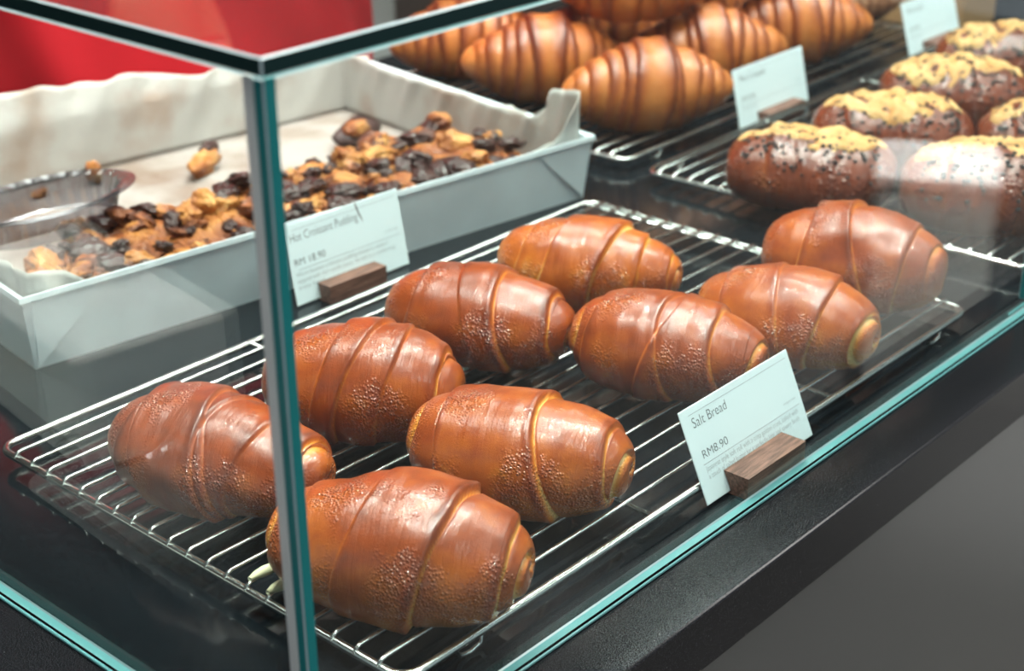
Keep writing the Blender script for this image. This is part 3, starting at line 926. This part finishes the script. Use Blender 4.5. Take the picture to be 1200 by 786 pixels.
# face
for s in (-1, 1):
    bm = bmesh.new(); bmesh.ops.create_uvsphere(bm, u_segments=12, v_segments=8, radius=.011)
    e = bm_obj('eye', bm, M['white_paint'], person, True); e.location = (s * .032, -.098, 1.665)
    bm = bmesh.new(); bmesh.ops.create_icosphere(bm, subdivisions=2, radius=1); bmesh.ops.scale(bm, vec=(.010, .018, .030), verts=bm.verts)
    e = bm_obj('ear', bm, M['skin'], person, True); e.location = (s * .090, -.005, 1.655)
bm = bmesh.new(); bmesh.ops.create_icosphere(bm, subdivisions=2, radius=1); bmesh.ops.scale(bm, vec=(.013, .018, .024), verts=bm.verts)
e = bm_obj('nose', bm, M['skin'], person, True); e.location = (0, -.112, 1.640)
bm = bmesh.new(); bmesh.ops.create_icosphere(bm, subdivisions=2, radius=1); bmesh.ops.scale(bm, vec=(.024, .008, .008), verts=bm.verts)
e = bm_obj('mouth', bm, plain('lips', (.35, .10, .09), .5), person, True); e.location = (0, -.102, 1.595)
bm = bmesh.new(); bmesh.ops.create_uvsphere(bm, u_segments=24, v_segments=16, radius=1)
bmesh.ops.delete(bm, geom=[v for v in bm.verts if v.co.z < -.1 and v.co.y < .2 or v.co.z < -.75 or (v.co.y < -.55 and v.co.z < .45)], context='VERTS')
bmesh.ops.scale(bm, vec=(.104, .112, .112), verts=bm.verts)
e = bm_obj('hair', bm, M['hair'], person, True); e.location = (0, -.008, 1.690)
# loose red top: elliptical loft with folds
zs = np.linspace(.78, 1.49, 60)
vs = []; nvv = 96
for z in zs:
    if z < 1.40: wx, wy = .285 - .02 * ((z - .78) / .6), .165
    else:
        q = (z - 1.40) / .09; wx, wy = .265 * (1 - q) ** .6 + .075 * q, .160 * (1 - q) + .07 * q
    for j in range(nvv):
        a = 2 * PI * j / nvv
        ca, sa = math.cos(a), math.sin(a)
        e_ = 2 / 2.8
        fx = wx * math.copysign(abs(ca) ** e_, ca); fy = wy * math.copysign(abs(sa) ** e_, sa)
        vs.append((fx, fy, z))
vs = np.array(vs)
fold = wobble(vs * np.array([1, 1, .45]) + np.array([0, 0, 1]) * vs[:, [0]] * .5, 17, 8, 3)
rad = np.stack([vs[:, 0], vs[:, 1] * 2, np.zeros(len(vs))], 1); rad /= np.linalg.norm(rad, axis=1)[:, None] + 1e-9
amp = np.clip((1.42 - vs[:, 2]) * 3, 0, 1) * .020
vs = vs + rad * (fold * amp)[:, None]
fs = [(i * nvv + j, i * nvv + (j + 1) % nvv, (i + 1) * nvv + (j + 1) % nvv, (i + 1) * nvv + j) for i in range(len(zs) - 1) for j in range(nvv)]
sh = mesh_obj('red_top', vs, fs, M['red'], person, True)
for s in (-1, 1):
    tube('sleeve', [(s * .20, .01, 1.43), (s * .245, .015, 1.33), (s * .268, .025, 1.20)], [.088, .080, .074], M['red'], person, 20)
    tube('trouser_leg', [(s * .095, 0, .90), (s * .105, -.005, .66), (s * .112, -.010, .46), (s * .112, .015, .07)], [.118, .100, .082, .070], M['trouser'], person, 20)
    bm = bmesh.new(); add_box(bm, (s * .115 - .048, -.19, 0), (s * .115 + .048, .085, .075), .022, 3)
    bm_obj('shoe', bm, M['trouser'], person, True)

# ------------------------------------------------------------------ back of the shop
bc = thing('back_cabinet', 'dark brown low cabinet with grey upright panel behind the counter', 'cabinet', (0, 2.35, FL))
box('carcass', (-1.0, 0, 0), (4.5, .55, .80), M['wall'], bc, .004)
box('worktop', (-1.02, -.02, .8005), (4.52, .56, .84), M['black_gloss'], bc, .004)
o = box('upright_panel', (2.14, -.035, 0), (2.24, -.0205, .80), M['grey_panel'], bc, .003); o['label'] = 'pale grey upright panel'

# ------------------------------------------------------------------ customer side (stool added for its reflection in the glass)
st = thing('added_white_stool', 'white block stool added on the shop floor, to be mirrored in the front glass', 'stool', (2.70, -.40, FL), math.radians(-27))
box('stool_body', (-.11, -.11, 0), (.11, .11, .40), M['white_paint'], st, .006)
box('stool_seat', (-.115, -.115, .4005), (.115, .115, .43), M['white_paint'], st, .006)

# ------------------------------------------------------------------ lamps and daylight
gl = 'ceiling panel lights'
for k, (x, y) in enumerate(((.2, .1), (1.5, .1), (2.8, .1), (.2, 1.7), (1.5, 1.7), (2.8, 1.7), (.2, -1.6), (1.5, -1.6), (2.8, -1.6))):
    t = thing('ceiling_light', 'square white ceiling panel light above the shop', 'ceiling light', (x, y, 2.0), 0, gl)
    box('trim_frame', (-.31, -.31, -.020), (.31, .31, -.0002), M['white_paint'], t, .003)
    box('diffuser', (-.28, -.28, -.0235), (.28, .28, -.0202), M['lamp'], t)

for k, (x, y) in enumerate(((.25, .62), (.80, .62), (1.35, .62), (1.9, .62), (.55, 1.15), (1.45, 1.15), (2.75, -.35))):  # the last lamp is added, to brighten stool and floor for their reflections
    t = thing('downlight', 'small round recessed downlight in the ceiling, over the case but for one added lamp', 'downlight', (x, y, 2.0), 0, 'round downlights')
    bm = bmesh.new(); bmesh.ops.create_cone(bm, cap_ends=True, segments=32, radius1=.075, radius2=.085, depth=.012)
    bmesh.ops.translate(bm, verts=bm.verts, vec=(0, 0, -.0065)); bm_obj('bezel', bm, M['white_paint'], t)
    bm = bmesh.new(); bmesh.ops.create_cone(bm, cap_ends=True, segments=32, radius1=.060, radius2=.060, depth=.002)
    bmesh.ops.translate(bm, verts=bm.verts, vec=(0, 0, -.0138)); bm_obj('lens', bm, M['spot'], t)

# ------------------------------------------------------------------ unseen things added left of the case (for reflections in its end pane)
tb = thing('added_tissue_box', 'white tissue box added on the granite left of the case, to be mirrored in the end pane', 'tissue box', (.190, .90, .0003), math.radians(8))
bm = bmesh.new(); add_box(bm, (-.055, -.11, 0), (.055, .11, .085), .004, 2)
bm_obj('carton', bm, M['white_paint'], tb)
vs = [(.030 * math.cos(2 * PI * k / 24) * q * (1 + .3 * math.sin(3 * k)), .055 * math.cos(k * .26) * math.sin(2 * PI * k / 24) * q, .0852 + .05 * (1 - q) ** .7) for q in (1, .75, .5, .25, .08) for k in range(24)]
fs = [(a * 24 + k, a * 24 + (k + 1) % 24, (a + 1) * 24 + (k + 1) % 24, (a + 1) * 24 + k) for a in range(4) for k in range(24)]
mesh_obj('tissue', vs, fs, M['white_paint'], tb, True)
sv = thing('added_steel_tray', 'small steel serving tray added on the granite beside the end pane, for its reflection', 'tray', (.255, .70, .0003), math.radians(4))
bm = bmesh.new()
r0 = [bm.verts.new((x, y, 0)) for x, y, _ in rounded_rect(-.04, -.095, .04, .095, .015, 0)]
r1 = [bm.verts.new((x, y, .012)) for x, y, _ in rounded_rect(-.05, -.105, .05, .105, .018, 0)]
r2 = [bm.verts.new((x, y, .0125)) for x, y, _ in rounded_rect(-.055, -.11, .055, .11, .020, 0)]
r3 = [bm.verts.new((x, y, .0112)) for x, y, _ in rounded_rect(-.0495, -.1045, .0495, .1045, .018, 0)]
r4 = [bm.verts.new((x, y, .0012)) for x, y, _ in rounded_rect(-.039, -.094, .039, .094, .015, 0)]
for ra, rb in ((r0, r1), (r1, r2), (r2, r3), (r3, r4)):
    for k in range(len(ra)):
        bm.faces.new((ra[k], ra[(k + 1) % len(ra)], rb[(k + 1) % len(ra)], rb[k]))
bm.faces.new(r0[::-1]); bm.faces.new(r4)
bm_obj('tray_body', bm, M['steel'], sv)

sp = bpy.data.lights.new('added_narrow_beam', 'SPOT'); sp.energy = 760; sp.spot_size = math.radians(34); sp.spot_blend = .8; sp.shadow_soft_size = .06  # added beam, brightens floor and stool so their reflections show
sp.color = (.97, .99, 1)
so = bpy.data.objects.new('added_narrow_beam', sp); COL.objects.link(so); so.parent = t; so.location = (0, 0, -.020)

w = bpy.data.worlds.new('daylight'); S.world = w; w.use_nodes = True
bg = w.node_tree.nodes['Background']
bg.inputs['Color'].default_value = (.86, .93, 1.0, 1)
bg.inputs['Strength'].default_value = .55

# ------------------------------------------------------------------ camera
cam = bpy.data.cameras.new('camera')
co = bpy.data.objects.new('camera', cam); COL.objects.link(co)
F_ = Vector((.67549, .60429, -.42254)); R_ = Vector((.66379, -.74788, -.00841)); U_ = Vector((.32109, .27479, .90631))
mt = Matrix((R_, U_, -F_)).transposed().to_4x4(); mt.translation = (0, 0, .516)
co.matrix_world = mt
cam.sensor_width = 36; cam.sensor_fit = 'HORIZONTAL'; cam.lens = 55.8
cam.clip_start = .02; cam.clip_end = 60
cam.dof.use_dof = True; cam.dof.focus_distance = .93; cam.dof.aperture_fstop = 8
S.camera = co

S.view_settings.view_transform = 'Standard'
S.view_settings.look = 'None'
S.view_settings.exposure = 0.17
S.view_settings.gamma = 1
S.view_settings.use_curve_mapping = False
S.cycles.max_bounces = 10
S.cycles.transparent_max_bounces = 24
S.cycles.caustics_reflective = False
S.cycles.use_denoising = True
